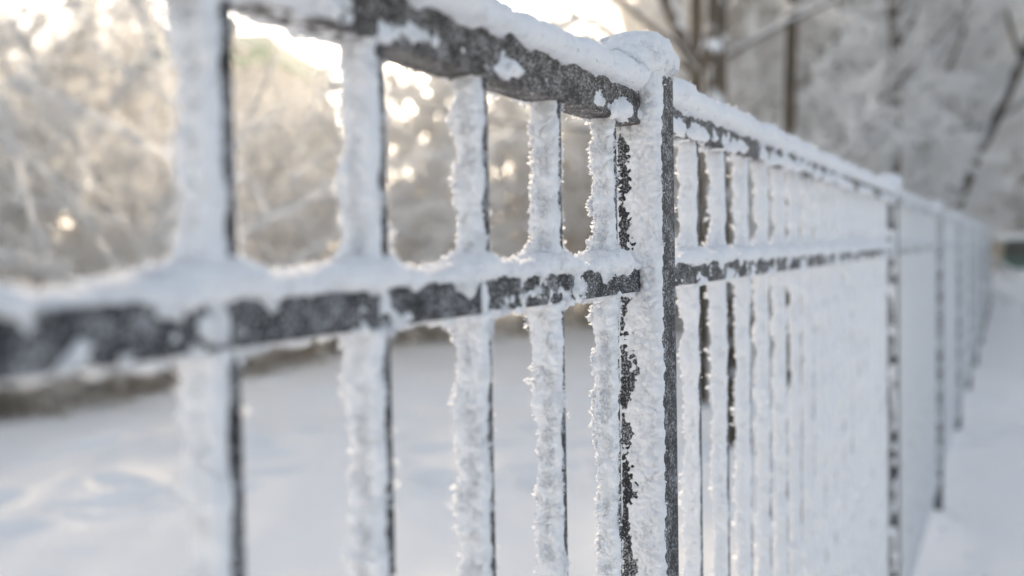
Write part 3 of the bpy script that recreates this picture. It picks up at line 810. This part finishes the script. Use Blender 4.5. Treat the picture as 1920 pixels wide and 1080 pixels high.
LEAF = plain_mat('yellow_leaf', (.42, .25, .04), .6, 40.)
x, y = at(578, 12.9); mb = MB(); gl = np.random.default_rng(9)
for k in range(26):
    c = np.array([gl.uniform(-.13, .13), gl.uniform(-.05, .05), .06 + gl.uniform(0, .05)]); a_ = gl.uniform(0, 6.28); t_ = gl.uniform(-.5, .5)
    u = np.array([math.cos(a_), math.sin(a_), t_ * .5]) * .035; w = np.array([-math.sin(a_), math.cos(a_), t_]) * .016; b_ = np.array([0, 0, .006])
    mb.add([c - u, c + w + b_, c + u, c - w + b_, c - u * .4 + b_ * 1.5, c + u * .4 + b_ * 1.5], [(0, 4, 5, 1), (1, 5, 2, 2)][:1], [(0, 3, 4), (3, 5, 4), (3, 2, 5), (1, 5, 2)])
tag(link('leaf_clump', mb.mesh('leaf_clump', LEAF), None, (x, y, 0)), 'small clump of yellow leaves on the snow at the edge of the thicket', 'leaves')
mb = MB(); gl = np.random.default_rng(10)
ico = np.array([(0, 0, 1), (.9, 0, .3), (.28, .85, .3), (-.72, .53, .3), (-.72, -.53, .3), (.28, -.85, .3), (0, 0, -.6)])
icoT = [(0, 1, 2), (0, 2, 3), (0, 3, 4), (0, 4, 5), (0, 5, 1), (6, 2, 1), (6, 3, 2), (6, 4, 3), (6, 5, 4), (6, 1, 5)]
for k in range(900):
    a_ = gl.uniform(-1, 9) if k % 2 else gl.uniform(0, 22); b_ = gl.normal(-.05, .16); r_ = .004 + .013 * gl.random() ** 3
    X = origin.x + a_ * sa - b_ * ca; Y = origin.y + a_ * ca + b_ * sa
    mb.add(ico * r_ * gl.uniform(.7, 1.3, (7, 1)) + np.array([X, Y, float(ground_height(np.array([X]), np.array([Y]))[0]) + r_ * .4]), None, icoT)
tag(link('fallen_frost', mb.mesh('fallen_frost', FROST_FAR), None), 'crumbs of rime fallen on the snow along the foot of the fence', kind='stuff')
# kiosk at the far end of the path
kx, ky = at(1925, 46); ko = bpy.data.objects.new('kiosk', None); C.objects.link(ko); ko.location = (kx, ky, 0)
tag(ko, 'small kiosk with dark opening and green counter at the far end of the fence', 'kiosk')
link('counter', MB().box(-1.15, 1.6, 0, 1.6, -.1, .55).mesh('counter', GREEND), ko)
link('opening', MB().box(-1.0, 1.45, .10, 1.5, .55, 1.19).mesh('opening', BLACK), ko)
link('side_board', MB().box(-1.28, -1.0, -.02, 1.6, -.1, 1.19).mesh('side_board', BEIGE), ko)
link('roof', MB().box(-1.5, 1.9, -.35, 1.9, 1.19, 1.30).mesh('roof', GREEND), ko)
link('snow_cover', MB().box(-1.55, 1.95, -.4, 1.95, 1.302, 1.52).mesh('snow_cover', SNOW), ko)
x, y = at(1905, 50); place('round_shrub', make_shrub(91, 1.9, 10, .8, 6, trad=.009), x, y, 0, 1.9,
    'round grey frosted shrub rising behind the kiosk at the far end of the fence', 'shrub')

# ------------------------------------------------------------------ cold air
m, n, out = mat_new('haze_air')
pv = N(n, 'ShaderNodeVolumePrincipled'); pv.inputs['Color'].default_value = (.99, .99, .99, 1)
pv.inputs['Density'].default_value = .0030; pv.inputs['Anisotropy'].default_value = .55
n.links.new(pv.outputs[0], out.inputs['Volume'])
hz = link('haze', MB().box(-60, 60, -30, 110, -1.2, 26).mesh('haze', m)); tag(hz, kind='stuff')
